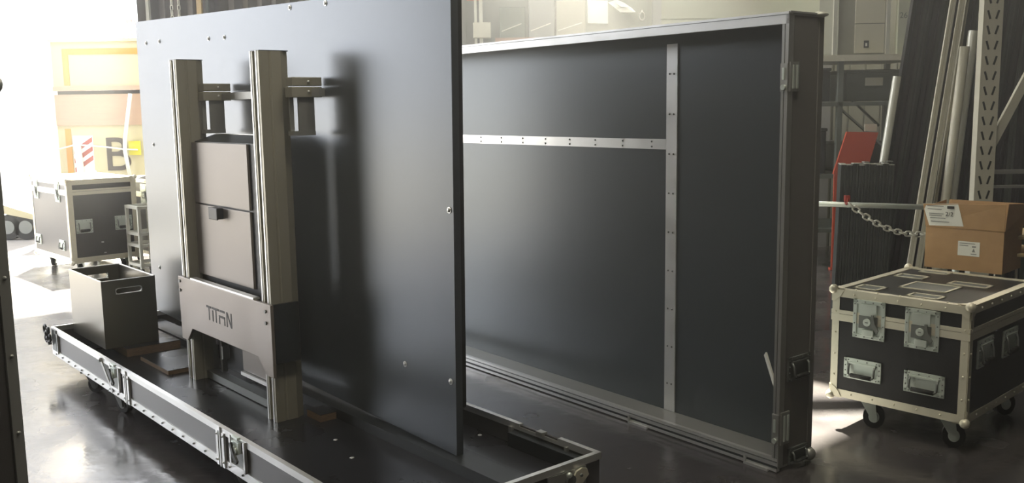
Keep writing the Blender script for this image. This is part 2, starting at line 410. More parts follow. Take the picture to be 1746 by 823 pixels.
for x in (1.42, 2.62):                                 # upright joint covers
    mb = MB()
    for dx in (-.03, .03):
        mb.box(x+dx-.011, x+dx+.011, -.012, -.001, Z0-.004, Z1-.02)
        for z in (Z0+.02, Z1-.035): mb.ball((x+dx, -.013, z), .005, 6)
    mb.box(x-.004, x+.004, -.013, -.006, Z0-.006, Z1+.001); mb.build('joint_cover', ALU, tray)
mb = MB(); mb.bar((1.02, -.010, Z1-.02), (1.19, -.010, Z0+.01), .02, .006, up=(0, 1, 0)); mb.ball((1.02, -.012, Z1-.015), .013, 8); mb.build('brace_strap', ALU_D, tray)
def rail_latch(x, s=1):
    o = MB()
    w, h = .15, .135
    for x0, x1, z0, z1 in ((-w/2, -w/2+.014, -h, 0), (w/2-.014, w/2, -h, 0), (-w/2, w/2, -h, -h+.014)): o.box(x0, x1, -.012, .0, z0, z1)
    o.box(-w/2+.014, w/2-.014, -.002, .001, -h+.014, -.005, DARKST)
    o = o.build('latch', ALU, tray)
    o.matrix_basis = Matrix.Translation((x, -.004, Z1-.004))
    mb = MB(); mb.box(-.035, .03, -.018, -.004, -.06, -.012); mb.cyl((0, -.026, -.05), (0, -.012, -.05), .02); mb.box(-.03, .03, -.02, -.004, .002, .012)
    mb.build('latch_body', STEEL, o)
    mb = MB(); mb.prism([(-.03, -.02), (-.015, -.015), (.012, -.06), (.04, -.085), (.03, -.10), (-.005, -.075)], lambda u, v, t: (u, t, v), -.032, -.022); mb.build('turn_lever', BLK, o)
    return o
rail_latch(1.245); rail_latch(2.80)
# end latch at the far left corner, drawn as the open hook it is
mb = MB(); mb.box(.03, .15, -.012, 0, Z0+.02, Z1-.02, ALU); mb.box(.045, .135, -.014, -.002, Z0+.035, Z1, DARKST)
o = mb.build('latch', ALU, tray)
mb = MB()
for c, r in (((-.04, -.03, .285), .026), ((.0, -.035, .235), .024), ((.035, -.04, .265), .022), ((.075, -.035, .245), .02), ((.05, -.035, .29), .018)):
    mb.tube([(c[0]+r*math.cos(2*math.pi*j/14), c[1], c[2]+r*math.sin(2*math.pi*j/14)) for j in range(14)], .008, 6, None, True)
mb.bar((-.03, -.03, .27), (0, -.035, .22), .012); mb.bar((.0, -.03, .25), (.05, -.03, .2), .02, .012); mb.build('turn_lever', BLK, o)
# latch on the near right end: pale folded lever
mb = MB(); mb.box(TL_+.0, TL_+.009, .70, .90, Z0+.02, Z1-.03, ALU_D); o = mb.build('latch', ALU_D, tray)
mb = MB()
def endp(u, v, t): return (TL_+t, u, v)
mb.prism([(.80, .15), (.83, .15), (.842, .19), (.868, .205), (.905, .235), (.895, .262), (.868, .27), (.838, .262), (.815, .225)], endp, .012, .020, ALU_W)
mb.cyl((TL_+.01, .862, .243), (TL_+.026, .862, .243), .006, m=DARKST); mb.cyl((TL_+.008, .81, .235), (TL_+.024, .81, .235), .022, m=DARKST)
mb.ball((TL_+.024, .795, .262), .012, 8, STEEL); mb.build('turn_lever', ALU_W, o)
for q in ((3.42, 3.44, TW-.028, TW-.012, .2, Z1-.02), (3.77, 3.785, TW-.028, TW-.012, .2, Z1-.02), (3.60, 3.64, TW-.03, TW, Z1-.012, Z1+.004)): MB().box(*q).build('corner_bracket', ALU_D, tray)
mb = MB(); mb.box(3.44, TL_-.012, TW-.05, TW-.012, .2, .262); mb.build('inner_block', BLK, tray)
mb = MB()
for x, y in ((2.30, .11), (2.86, .42), (3.10, .36), (2.62, .06), (3.25, .93), (3.70, .55), (3.05, .93), (3.78, .86)): mb.ball((x, y, .2005), .010, 8, None, (1, 1, .35))
mb.build('screw_heads', ALU, tray)
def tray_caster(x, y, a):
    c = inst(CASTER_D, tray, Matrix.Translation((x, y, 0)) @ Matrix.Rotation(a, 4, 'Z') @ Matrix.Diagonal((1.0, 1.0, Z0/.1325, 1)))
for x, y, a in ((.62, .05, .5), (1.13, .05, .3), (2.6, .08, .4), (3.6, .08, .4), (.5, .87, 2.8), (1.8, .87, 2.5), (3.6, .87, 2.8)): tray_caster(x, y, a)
# plywood liners lying on the deck
def liner(x0, x1, y0, y1, z0, z1, lab):
    t = empty('deck_liner', tray.matrix_basis @ Vector((0, 0, 0)), YT, lab, 'board', None); t.location = TR
    MB().box(x0, x1, y0, y1, z0, z1-.003).build('plywood_core', PLY, t); MB().box(x0+.001, x1-.001, y0+.001, y1-.001, z1-.003, z1).build('top_face', DECK, t); return t
liner(.03, .735, .225, .55, .2005, .252, 'black-faced plywood board under the open bin, raw edge showing on its right')
liner(.86, 1.30, .26, .55, .2005, .225, 'black-faced plywood board between the bin and the lift, raw brown edge showing')
liner(2.475, 2.605, .488, .572, .2005, .236, 'small black-topped plywood block with raw edges beside the right lift column')
MB_ledge = MB().box(.02, 3.90, .575, .70, .2005, .248)
tag(MB_ledge.build('foot_ledge', BLK), 'black ledge running along the foot of the big board', 'ledge'); bpy.data.objects['foot_ledge'].location = TR; bpy.data.objects['foot_ledge'].rotation_euler = (0, 0, YT)

# ================================================================== the board
bd = empty('display_back_board', TR, YT, 'huge charcoal rectangular board standing upright behind the lift columns', 'board')
BS = .62
TLc, BLc, TRc, BRc = (.134, 2.236), (.105, .346), (3.520, 2.122), (3.490, .250)
def bp(u, v):
    t = u; x0, z0 = (BLc[0]*(1-t)+BRc[0]*t, BLc[1]*(1-t)+BRc[1]*t); x1, z1 = (TLc[0]*(1-t)+TRc[0]*t, TLc[1]*(1-t)+TRc[1]*t)
    return x0*(1-v)+x1*v, z0*(1-v)+z1*v
q = [bp(0, 0), bp(1, 0), bp(1, 1), bp(0, 1)]
MB().prism(q, lambda u, v, t: (u, t, v), BS, BS+.034).build('front_panel', BOARD, bd)
q = [bp(.004, .02), bp(.996, .10), bp(.998, .12), bp(.998, .998), bp(.004, .998)]
q = [bp(.004, .03), bp(.985, .085), bp(.999, .105), bp(.999, .998), bp(.002, .998)]
MB().prism(q, lambda u, v, t: (u, t, v), BS+.0345, BS+.055).build('back_frame', BLK, bd)
bolts = [(.30, 2.092), (.53, 2.089), (1.27, 2.058), (1.48, 2.052), (2.24, 2.143), (2.58, 2.132), (.31, 1.451), (.27, .645), (3.48, 1.256), (3.135, .565), (3.462, .557), (2.9, 1.9), (3.46, 1.75)][:11]
for x, z in bolts:
    mb = MB(); mb.cyl((x, BS-.003, z), (x, BS+.001, z), .013, n=12); mb.ball((x, BS-.003, z), .009, 8, None, (1, .6, 1)); mb.build('bolt', ALU, bd)

# ================================================================== the lift
lift = empty('screen_lift', TR, YT, 'twin-column metal screen lift with a lettered crossplate before the big board', 'screen lift')
def column(x0, z1):
    # x0 = outer (left) edge; slotted front face, grooved side, chamfered back
    w = .092; y0, y1 = .335, .485
    p = [(0, 0), (.030, 0), (.030, .035), (.024, .035), (.024, .05), (.068, .05), (.068, .035), (.058, .035), (.058, 0), (w, 0),
         (w, .046), (w-.004, .050), (w-.004, .056), (w, .060), (w, .108), (w-.022, .150), (.022, .150), (0, .108)]
    MB().prism([(x0+a, y0+b) for a, b in p], lambda u, v, t: (u, v, t), .2005, z1).build('column', PROF, lift)
    mb = MB()
    for a in (.003, .060): mb.box(x0+a, x0+a+.011, y0-.002, y0, .2, z1+.001)
    mb.build('edge_strip', ALU, lift)
    MB().box(x0+.002, x0+w-.002, y0+.004, y0+.146, z1, z1+.004).build('end_cap', BLK, lift)
column(1.410, 1.925); column(2.375, 1.920)
# crossplate
pl = [(1.395, .770), (2.500, .770), (2.500, .425), (2.425, .425), (2.350, .500), (1.555, .500), (1.480, .425), (1.405, .425)]
po = MB().prism(pl, lambda u, v, t: (u, t, v), .314, .330).build('crossplate', PLATE, lift, .002)
MB().box(2.486, 2.502, .3305, .455, .49, .770).build('plate_return', BLK, lift); MB().box(1.395, 1.409, .3305, .455, .49, .77).build('plate_return', BLK, lift)  # same coating as the plate, its shaded side painted black
mb = MB(); mb.box(1.555, 2.315, .318, .352, .768, .779); mb.build('plate_flange', ALU, lift)
for x, z in ((1.42, .745), (1.42, .695), (2.45, .735), (2.45, .68)):
    mb = MB(); mb.cyl((x, .308, z), (x, .3145, z), .0085, n=10); mb.build('plate_bolt', DARKST, lift)
# TITAN lettering
mb = MB(); lx = 1.762; lz = .588; h = .075; s = .011
def lbox(x0, x1, z0, z1): mb.box(lx+x0, lx+x1, .3128, .3145, lz+z0, lz+z1)
lbox(0, .062, h-s, h); lbox(.026, .037, 0, h-s)                    # T
lbox(.072, .083, 0, h-s*1.6)                                           # I
lbox(.072, .152, h-s, h); lbox(.112, .123, 0, h-s)                  # T joined to I
lbox(.162, .226, h-s, h); lbox(.152, .226, h*.45, h*.45+s); lbox(.152, .163, 0, h*.45); lbox(.215, .226, 0, h*.45+s)   # A
lbox(.244, .255, 0, h); lbox(.295, .306, 0, h)                      # N
mb.prism([(lx+.244, lz+h), (lx+.258, lz+h), (lx+.306, lz), (lx+.292, lz)], lambda u, v, t: (u, t, v), .3128, .3145)
mb.build('lettering', INK, lift)
# electronics enclosure between the columns
mb = MB(); EZ0, EZ1 = .790, 1.500
mb.prism([(.405, EZ0-.03), (.405, EZ1), (.525, EZ1+.037), (.53, EZ0-.03)], lambda u, v, t: (t, u, v), 1.515, 2.262)
mb.build('enclosure', BLK, lift)
MB().box(1.515, 2.262, .518, .527, 1.534, 1.5385).build('enclosure_top_edge', ALU, lift)
MB().box(1.490, 2.170, .392, .404, 1.176, EZ1-.004).build('upper_door', ENCL, lift, .002)
MB().box(1.490, 2.170, .392, .404, EZ0, 1.168).build('lower_door', ENCL, lift, .002)
mb = MB(); mb.box(1.775, 1.865, .358, .392, 1.112, 1.168); mb.box(1.765, 1.872, .352, .36, 1.108, 1.170); mb.build('door_knob', BLK, lift, .006)
# carriage below the plate
MB().box(1.98, 2.30, .400, .412, .345, .52).build('lower_panel', ENCL, lift)
MB().box(1.98, 2.30, .385, .412, .322, .340).build('lower_lip', ALU, lift)
MB().box(1.505, 2.372, .47, .482, .30, .79).build('rear_sheet', BLK, lift)
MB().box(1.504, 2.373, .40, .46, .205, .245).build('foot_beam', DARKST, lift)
mb = MB(); mb.box(1.60, 1.625, .44, .468, .25, .76); mb.box(1.575, 1.60, .43, .47, .40, .46); mb.box(1.64, 1.66, .43, .47, .33, .40); mb.build('lift_motor', ALU_D, lift)
# screen bracket
mb = MB(); mb.box(1.45, 2.62, .545, .575, 1.715, 1.752); mb.build('cross_rail', ALU_D, lift)
for x0 in (1.505, 2.49):
    MB().box(x0, x0+.062, .45, .60, 1.763, 1.802).box(x0-.003, x0+.062, .446, .60, 1.712, 1.759).build('bracket_block', PROF, lift, .003)
    MB().box(x0+.035, x0+.047, .485, .565, 1.560, 1.712).box(x0+.01, x0+.02, .455, .475, 1.560, 1.712).box(x0+.0, x0+.05, .452, .565, 1.540, 1.560).build('bracket_arm', ALU_D, lift)
    for z in (1.737, 1.782): MB().ball((x0+.064, .53, z), .007, 8).build('bracket_bolt', ALU, lift)

# ================================================================== bin
binr = empty('storage_bin', TR, YT, 'open black rectangular bin with hand slots on the left of the long tray', 'bin')
BX0, BX1, BY0, BY1, BZ0, BZ1, t = .02, .665, .125, .445, .2525, .662, .012
mb = MB(); mb.box(BX0, BX1, BY0, BY1, BZ0, BZ0+t)
mb.box(BX0, BX1, BY0, BY0+t, BZ0+t, BZ1); mb.box(BX0, BX1, BY1-t, BY1, BZ0+t, BZ1)
def slotted(x0, x1):
    ya, yb = BY0+t, BY1-t; sa, sb = ya+.07, yb-.07; za, zb = BZ1-.085, BZ1-.05
    mb.box(x0, x1, ya, yb, BZ0+t, za); mb.box(x0, x1, ya, yb, zb, BZ1)
    mb.box(x0, x1, ya, sa, za, zb); mb.box(x0, x1, sb, yb, za, zb)
slotted(BX0, BX0+t); slotted(BX1-t, BX1)
BINM = mat('bin_coating', (.20, .185, .145), .30, .75, spec=.8)
mb.build('bin_body', BINM, binr)
mb = MB()
for x0, x1, y0, y1 in ((BX0, BX1, BY0, BY0+.005), (BX0, BX1, BY1-.005, BY1), (BX0, BX0+.005, BY0, BY1), (BX1-.005, BX1, BY0, BY1)): mb.box(x0-.0005, x1+.0005, y0-.0005, y1+.0005, BZ1, BZ1+.003)
mb.build('rim', ALU, binr)
for x in (BX0, BX1-t):
    mb = MB(); sa, sb = BY0+t+.07, BY1-t-.07; za, zb = BZ1-.085, BZ1-.05
    r = (zb-za)/2; pts = []
    for k in range(9): a = -math.pi/2+math.pi*k/8; pts.append((x+t/2, sb-r+.0+r*math.cos(a), (za+zb)/2+r*math.sin(a)))
    for k in range(9): a = math.pi/2+math.pi*k/8; pts.append((x+t/2, sa+r+r*math.cos(a), (za+zb)/2+r*math.sin(a)))
    mb.tube(pts, .0035, 6, None, True); mb.tube([(p[0]+(.006 if x > .3 else -.006), p[1], p[2]) for p in pts], .0025, 6, None, True); mb.build('hand_slot_trim', ALU, binr)

# ================================================================== upright lid standing behind
LY = R(-51.7)
lid = empty('upright_case_shell', (1.185, 4.071, 0), LY, 'tall open case lid standing on its long edge, black inside with aluminium strips', 'flight case')
LH, LD, LL = 2.036, .245, 3.95
MB().box(-LL, 0, LD-.012, LD, .018, LH-.004).build('back_panel', LIDIN, lid)
mb = MB(); mb.box(-LL, -.0, 0, LD-.012, LH-.014, LH-.004); mb.box(-LL, 0, 0, LD-.012, .018, .028); mb.box(-LL, -LL+.01, 0, LD-.012, .028, LH-.014)
mb.build('long_wall', ALU_D, lid)
MB().box(-.010, 0, .0, LD-.012, .028, LH-.014).build('end_wall', LAM_G, lid)
mb = MB()
mb.box(-LL, .004, -.006, .016, LH-.050, LH-.012); mb.box(-LL, .004, -.010, .02, LH-.010, LH)
mb.build('top_rail', ALU, lid)
mb = MB(); mb.box(-LL, .004, -.006, .02, LH-.0125, LH-.0095); mb.build('rail_groove', DARKST, lid)
mb = MB(); mb.box(-LL, 0, -.006, .016, .028, .066); mb.box(-LL, 0, -.012, .012, .006, .020); mb.box(-LL, 0, -.008, -.005, .020, .030, BLK); mb.box(-LL, 0, -.009, -.005, .048, .053, DARKST); mb.build('bottom_rail', ALU, lid)
mb = MB(); mb.box(-.030, -.017, -.006, .01, .066, LH-.05); mb.box(-.013, .004, -.006, .03, .028, LH-.01); mb.build('end_rail', ALU_D, lid)
mb = MB(); mb.box(-.006, .006, .0, LD, LH-.004, LH+.003); mb.box(-LL, .004, LD-.02, LD+.005, LH-.004, LH+.002); mb.build('edge_angle', ALU, lid)
mb = MB(); mb.box(.0, .004, LD-.03, LD+.004, .02, LH-.01); mb.build('rear_angle', LAM_G, lid)
# joint strips on the inside
xs = (-.893, -.826)
def strip(x0, x1, z0, z1, name):
    o = MB().box(x0, x1, LD-.020, LD-.0125, z0, z1).build(name, ALU, lid)
    mb = MB()
    if z1-z0 > x1-x0:
        k = 9
        for j in range(k):
            for dx in (.3, .7): mb.ball((x0+(x1-x0)*dx, LD-.021, z0+.15+(z1-z0-.3)*j/(k-1)), .005, 6)
    else:
        k = 14
        for j in range(k):
            for dz in (.25, .75): mb.ball((x0+.1+(x1-x0-.2)*j/(k-1), LD-.021, z0+(z1-z0)*dz), .005, 6)
    mb.build('rivets', DARKST, o); return o
strip(-.895, -.822, .03, 1.96, 'upright_strip')
strip(-3.9, -.896, 1.425, 1.478, 'level_strip')
mb = MB(); mb.bar((-.155, .10, .505), (-.03, .02, .37), .008, .026); mb.build('lid_stay', GLV, lid)
for x in (-.84, -.09):
    mb = MB(); mb.box(x-.075, x+.05, -.022, -.0125, .0, .012); mb.box(x-.085, x-.075, -.022, -.012, .0, .04); mb.build('foot_clip', ALU, lid)
def end_fit(src, y, z, sx, sz):
    return inst(src, lid, Matrix.Translation((.004, y, z)) @ Matrix.Rotation(R(90), 4, 'Z') @ Matrix.Diagonal((sx, 1, sz, 1)))
HND = make_handle(.20, .13, DARKST); proto(HND); LTD = make_latch(.165, .195, DARKST); proto(LTD)
end_fit(HND, .13, .47, .82, .85); end_fit(HND, .14, -.0+.06, .7, .6)
def edge_latch(z, h):
    o = MB().box(.001, .010, .005, .065, z-h/2, z+h/2).box(-.03, .006, -.012, -.004, z-h/2, z+h/2*.9).build('latch', ALU_D, lid)
    mb = MB(); mb.box(.008, .016, .045, .055, z-h*.4, z+h*.4); mb.box(.008, .014, .02, .03, z-h*.4, z+h*.4); mb.cyl((-.012, -.02, z-h*.36), (-.012, -.01, z-h*.36), .012); mb.box(-.018, -.008, -.018, -.01, z-h*.1, z+h*.3)
    mb.build('latch_bar', STEEL, o)
edge_latch(1.765, .125); edge_latch(.205, .15)
MB().ball((.0, LD-.02, LH-.002), .034, 14, None, (1, 1, .4)).build('corner_ball', GLV, lid)
MB().ball((.0, LD-.01, .035), .032, 14).build('corner_ball', ALU_D, lid)

# ================================================================== right flight case
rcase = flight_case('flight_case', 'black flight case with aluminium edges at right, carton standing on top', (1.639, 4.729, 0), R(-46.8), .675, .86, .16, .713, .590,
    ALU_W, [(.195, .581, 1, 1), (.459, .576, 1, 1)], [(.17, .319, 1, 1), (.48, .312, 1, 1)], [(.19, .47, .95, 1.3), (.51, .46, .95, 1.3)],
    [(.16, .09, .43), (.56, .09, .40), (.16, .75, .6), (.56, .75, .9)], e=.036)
for i, (x0, x1, y0, y1) in enumerate(((.06, .19, .08, .20), (.34, .50, .06, .16), (.22, .46, .25, .46), (.06, .22, .54, .64), (.36, .56, .50, .60), (.10, .26, .76, .83))):
    mb = MB()
    for a, b, c, d in ((x0, x1, y0, y0+.014), (x0, x1, y1-.014, y1), (x0, x0+.014, y0, y1), (x1-.014, x1, y0, y1)): mb.box(a, b, c, d, .713, .7175)
    mb.box(x0+.014, x1-.014, y0+.014, y1-.014, .713, .7145, DARKST)
    mb2 = mb.build('top_dish', ALU_W, rcase)

# carton
ct = empty('cardboard_carton', (2.353, 5.312, .7185), R(-45.2), 'open brown cardboard carton with raised flaps on the right flight case', 'box')
cw, cd, ch, fl = .415, .30, .235, .125; t = .005
mb = MB(); mb.box(0, cw, 0, cd, 0, t); mb.box(0, cw, 0, t, t, ch); mb.box(0, cw, cd-t, cd, t, ch); mb.box(0, t, t, cd-t, t, ch); mb.box(cw-t, cw, t, cd-t, t, ch)
mb.build('carton_body', CARD, ct)
def flap(name, pts, th=.004):
    mb = MB(); a, b, c, d = [Vector(p) for p in pts]; n = (b-a).cross(d-a).normalized()*th
    mb.faces([a, b, c, d, a+n, b+n, c+n, d+n], [(0,3,2,1),(4,5,6,7),(0,1,5,4),(1,2,6,5),(2,3,7,6),(3,0,4,7)]); return mb.build(name, CARD, ct)
flap('flap', [(0, 0, ch), (cw, 0, ch), (cw+.005, -.005, ch+.145), (-.012, -.02, ch+.128)])
flap('flap', [(cw, cd, ch), (0, cd, ch), (0, cd+.03, ch+fl), (cw, cd+.03, ch+fl)])
flap('flap', [(cw, 0, ch), (cw, cd, ch), (cw+.05, cd, ch+.13), (cw+.012, 0, ch+.15)])
flap('flap', [(0, cd, ch), (0, 0, ch), (-.005, 0, ch+.11), (-.005, cd, ch+.125)])
mb = MB(); mb.faces([(-.015, -.0235, ch+.128), (.175, -.0175, ch+.137), (.205, -.005, ch+.012), (.02, -.006, ch+.005), (-.015, -.0225, ch+.128), (.175, -.0165, ch+.137), (.205, -.004, ch+.012), (.02, -.005, ch+.005)],
    [(0,1,2,3),(7,6,5,4),(0,4,5,1),(1,5,6,2),(2,6,7,3),(3,7,4,0)]); lb = mb.build('label', PAPER, ct); lb['label'] = 'large white shipping label on the front flap'
tiltm = Matrix.Translation((0.11, -.018, ch+.065)) @ Matrix.Rotation(R(7), 4, 'X')
text_mesh('2/2', .034, INK, 'label_print', lb, tiltm @ FRONT, .0006)
mb = MB(); T2 = Matrix.Translation((0, -.0, ch)) @ Matrix.Rotation(R(7), 4, 'X')
for z, x0, x1 in ((.118, .01, .10), (.100, .012, .09), (.075, .02, .10), (.064, .02, .09), (.050, .025, .11), (.03, .03, .13)): mb.box(x0, x1, -.0085, -.0075, z, z+.004, GREY, T2)
mb.box(.12, .158, -.009, -.0078, .108, .124, INK, T2); mb.build('label_print', GREY, lb)
mb = MB(); mb.box(.18, .295, -.0022, -.0006, .085, .165); lb = mb.build('label', PAPER, ct); lb['label'] = 'small white label on the carton front'
mb = MB()
for z, x0, x1 in ((.152, .188, .27), (.14, .188, .235), (.095, .25, .28)): mb.box(x0, x1, -.0030, -.0022, z, z+.004)
mb.prism([(.255, .108), (.272, .108), (.264, .13)], lambda u, v, t: (u, t, v), -.0030, -.0022); mb.box(.255, .275, -.003, -.0022, .134, .142); mb.build('label_print', GREY, lb)

# ================================================================== left flight cases in the doorway
LC = (-5.257, 10.313, 0); la = R(-46.6)
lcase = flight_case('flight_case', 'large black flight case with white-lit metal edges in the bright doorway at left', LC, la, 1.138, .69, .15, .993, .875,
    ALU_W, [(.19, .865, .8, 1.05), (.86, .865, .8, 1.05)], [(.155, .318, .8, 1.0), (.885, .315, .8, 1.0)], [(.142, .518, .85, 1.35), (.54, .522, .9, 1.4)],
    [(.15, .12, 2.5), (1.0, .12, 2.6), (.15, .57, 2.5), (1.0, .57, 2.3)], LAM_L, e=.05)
mb = MB(); mb.box(1.1388, 1.1405, .30, .325, .33, .345); mb.box(1.1388, 1.1405, .32, .345, .22, .23); mb.build('rivet_marks', ALU, lcase)
lm_ = Matrix.Translation(LC) @ Matrix.Rotation(la, 4, 'Z')
l2 = lm_ @ Vector((.42, .80, 0))
flight_case('flight_case', 'black flight case mostly hidden between the doorway case and the board', l2, la, .95, .38, .15, .95, .80,
    ALU_W, [(.2, .78, 1, 1), (.70, .80, 1.3, 1.1)], [], [], [(.12, .12, 2.5), (.83, .12, 2.5), (.12, .27, 2.5), (.83, .27, 2.5)])
# small steel trolley just before that hidden case
tr = empty('hand_trolley', lm_ @ Vector((1.30, .50, 0)), la, 'small steel trolley frame beside the left edge of the big board', 'trolley')
mb = MB()
for x in (0, .3):
    for y in (0, .22): mb.box(x, x+.03, y, y+.03, .08, .72)
for z in (.1, .3, .42, .69): mb.box(0, .33, 0, .03, z, z+.03); mb.box(0, .33, .22, .25, z, z+.03); mb.box(0, .03, .03, .22, z, z+.03); mb.box(.3, .33, .03, .22, z, z+.03)
mb.build('frame', GLV, tr)
for x in (.015, .315):
    for y in (.015, .235):
        mb = MB(); mb.cyl((x, y-.012, .04), (x, y+.012, .04), .04, n=16); mb.build('wheel', RUB, tr)

# ================================================================== near left case lid edge
nl = empty('upright_case_shell', (-1.075, 1.98, 0), R(78), 'dark metal-edged case standing upright at the extreme left, nearest the camera', 'flight case')
mb = MB(); mb.box(-.9, -.002, .0, .30, .02, 1.72); mb.build('panel', LAM_L, nl)
mb = MB(); mb.box(-.03, .002, -.004, 0, .02, 1.72); mb.box(-.002, .002, 0, .03, .02, 1.72); mb.box(-.9, 0, -.004, .03, 1.72, 1.724)
for k in range(10): mb.ball((-.015, -.005, .12+.17*k), .005, 6)
mb.build('edging', ALU_D, nl)
MB().ball((-.0, .0, 1.715), .024, 12).build('corner_ball', ALU, nl)

# ================================================================== right side storage
# low rack
rk = empty('storage_rack', (0, 9.5, 0), 0, 'dark steel storage rack between the upright lid and the leaning profiles', 'rack')
mb = MB()
for x in (2.7, 3.27, 4.05):
    for y in (0, .8): mb.box(x, x+.05, y, y+.06, 0, 2.06)
mb.build('upright', RACKD, rk)
mb = MB(); mb.box(2.7, 4.1, -.04, .9, 2.06, 2.12); mb.build('top_shelf', RACKP, rk)
mb = MB()
for z in (.35, .9, 1.62): mb.box(2.7, 4.1, 0.0, .86, z, z+.04)
mb.build('shelf', RACKD, rk)
mb = MB(); mb.bar((3.3, .03, 1.6), (4.05, .03, .95), .04, .02); mb.bar((3.35, .8, 2.0), (4.0, .8, 1.4), .04, .02); mb.build('cross_brace', RACKD, rk)
for (x0, x1, y0, y1, z0, z1, m, lab) in ((2.78, 3.22, .1, .6, 1.665, 2.0, BLK, 'black bin on the upper rack shelf beside the lid'), (2.78, 3.2, .1, .6, .945, 1.4, BLK, 'black bin on the middle rack shelf beside the lid'),
                  (3.40, 3.95, .15, .7, 1.665, 1.98, RACKD, 'dull green bin on the upper rack shelf, right bay'), (3.36, 3.9, .3, .7, .945, 1.25, PLAST, 'dark bin on the middle rack shelf, right bay')):
    b = empty('parts_bin', (0, 9.5, 0), 0, lab, 'bin')
    mb = MB(); mb.box(x0, x1, y0, y1, z0, z1-.03); mb.box(x0-.01, x1+.01, y0-.01, y1+.01, z1-.03, z1); mb.build('tub', m, b, .008)
    mb = MB(); mb.box((x0+x1)/2-.09, (x0+x1)/2+.09, y0-.016, y0-.010, z1-.16, z1-.08); mb.build('label_holder', RACKP, b)
mb = MB(); mb.prism([(3.18, .96), (3.50, .94), (3.61, 1.36), (3.30, 1.37)], lambda u, v, t: (u, t, v), 9.30, 9.33); mb.box(3.18, 3.5, 9.30, 9.36, 0, .02)
mb.box(3.2, 3.24, 9.33, 9.35, 0, 1.0); mb.box(3.44, 3.48, 9.33, 9.35, 0, 1.0)
tag(mb.build('red_panel', REDP), 'orange-red flat panel standing before the dark storage rack', 'panel')
mb = MB(); mb.box(3.50, 3.62, 9.37, 9.385, 1.37, 1.44); mb.box(3.55, 3.57, 9.385, 9.50, 1.38, 1.42); tag(mb.build('shelf_tag', RACKP), 'small pale plate above the orange-red panel', 'plate')
# pale cabinet standing on the rack
cb = empty('metal_cabinet', (0, 9.55, 2.12), 0, 'tall pale beige cabinet standing on top of the dark rack', 'cabinet')
MB().box(3.27, 3.73, 0, .6, .0, 1.4).build('cabinet_body', SHEET, cb)
mb = MB(); mb.box(3.43, 3.72, -.015, -.001, .02, .30); mb.box(3.43, 3.72, -.015, -.001, .31, 1.38); mb.build('door', mat('pale_cabinet_door', (.50, .48, .38), .5), cb)
mb = MB(); mb.box(3.21, 3.245, -.03, .0, 0, 1.5); mb.build('left_rail', GLV, cb)
mb = MB(); mb.box(3.735, 3.77, -.03, .0, 0, 1.5); mb.build('right_rail', GLV, cb)
mb = MB(); mb.box(3.52, 3.57, -.018, -.015, .07, .14, BLK); mb.box(3.535, 3.552, -.020, -.018, .085, .115, PAPER); mb.build('sticker', BLK, cb)
mb = MB(); mb.box(3.84, 3.94, 9.5, 9.56, 2.12, 3.2); pn = tag(mb.build('number_board', SHEETG), 'narrow sage upright board marked 26 on the rack top', 'sign')
text_mesh('26', .08, RACKD, 'number', pn, Matrix.Translation((3.85, 9.498, 2.47)) @ FRONT, .001)

# short bundle of black profiles and the tall ones leaning on the rack
def profile(name, a, b, w, d, m, label, group=None, cat='profile', capm=None, kind='u'):
    a, b = Vector(a), Vector(b); ax = (b-a).normalized(); L = (b-a).length
    sd = Vector((1, 0, 0)); sd = (sd - ax*sd.dot(ax)).normalized(); nn = ax.cross(sd)
    mx = Matrix((sd, nn, ax)).transposed().to_4x4()
    mb = MB(); t = min(w, d)*.18
    pts = [(-w/2, -d/2), (-t, -d/2), (-t, -d/2+t*1.5), (t, -d/2+t*1.5), (t, -d/2), (w/2, -d/2), (w/2, d/2), (-w/2, d/2)]
    mb.prism(pts, lambda u, v, tt: mx @ Vector((u, v, tt)), 0, L)
    o = mb.build(name, m); o.location = a; tag(o, label, cat, group)
    if capm:
        mb = MB(); mb.box(-w/2, w/2, -d/2, d/2, L, L+.006, None, mx); mb.build('end_cap', capm, o)
    return o
ORD = 'leftmost second third fourth fifth sixth seventh eighth ninth tenth eleventh twelfth thirteenth fourteenth fifteenth sixteenth seventeenth eighteenth nineteenth twentieth'.split()
def nth(k): return ORD[k] if k == 0 else ORD[k]+' from left'
g1 = 'short black profiles standing in the bundle'
for r_ in range(2):
    for k in range(9):
        x = 2.52 + k*.0455 + r_*.02; y = 7.15 + r_*.08; z = 1.19 + random.uniform(-.012, .012)
        profile('short_profile', (x-.03, y, 0), (x, y+.015, z), .040, .05, PLAST, 'short black standing profile, %s in the %s row of the bundle' % (nth(k), ('front', 'rear')[r_]), g1, 'profile', GLV if r_ == 0 or k % 3 == 0 else ALU_D)
g2 = 'dark tall profiles leaning right'
for k in range(20):
    xf = 2.86 + k*.05; y = 7.45 + .008*k
    m = (PROFD, PROFP, PLAST)[k % 3]
    profile('tall_profile', (xf-.02, y, 0), (xf+.60, y+.45, 3.6), .047, .06, m, 'tall dark profile leaning right behind the barrier rail, %s in its row' % nth(k), g2)
for k in range(18):
    xf = 3.70 + k*.062; y = 7.85
    profile('tall_profile', (xf+.1, y, 0), (xf+.40, y+.4, 3.6), .058, .06, (PROFP, PROFD, RACKD)[k % 3], 'tall dark profile behind the perforated upright, %s in its row' % nth(k), 'dark tall profiles behind the perforated upright')
profile('tall_profile', (2.894, 6.9, 0), (3.455, 7.25, 3.4), .040, .02, RACKP, 'cream profile leaning right, left one of the bright pair', None)
profile('tall_profile', (2.962, 6.9, 0), (3.523, 7.25, 3.4), .040, .02, RACKP, 'cream profile leaning right, right one of the bright pair', None)
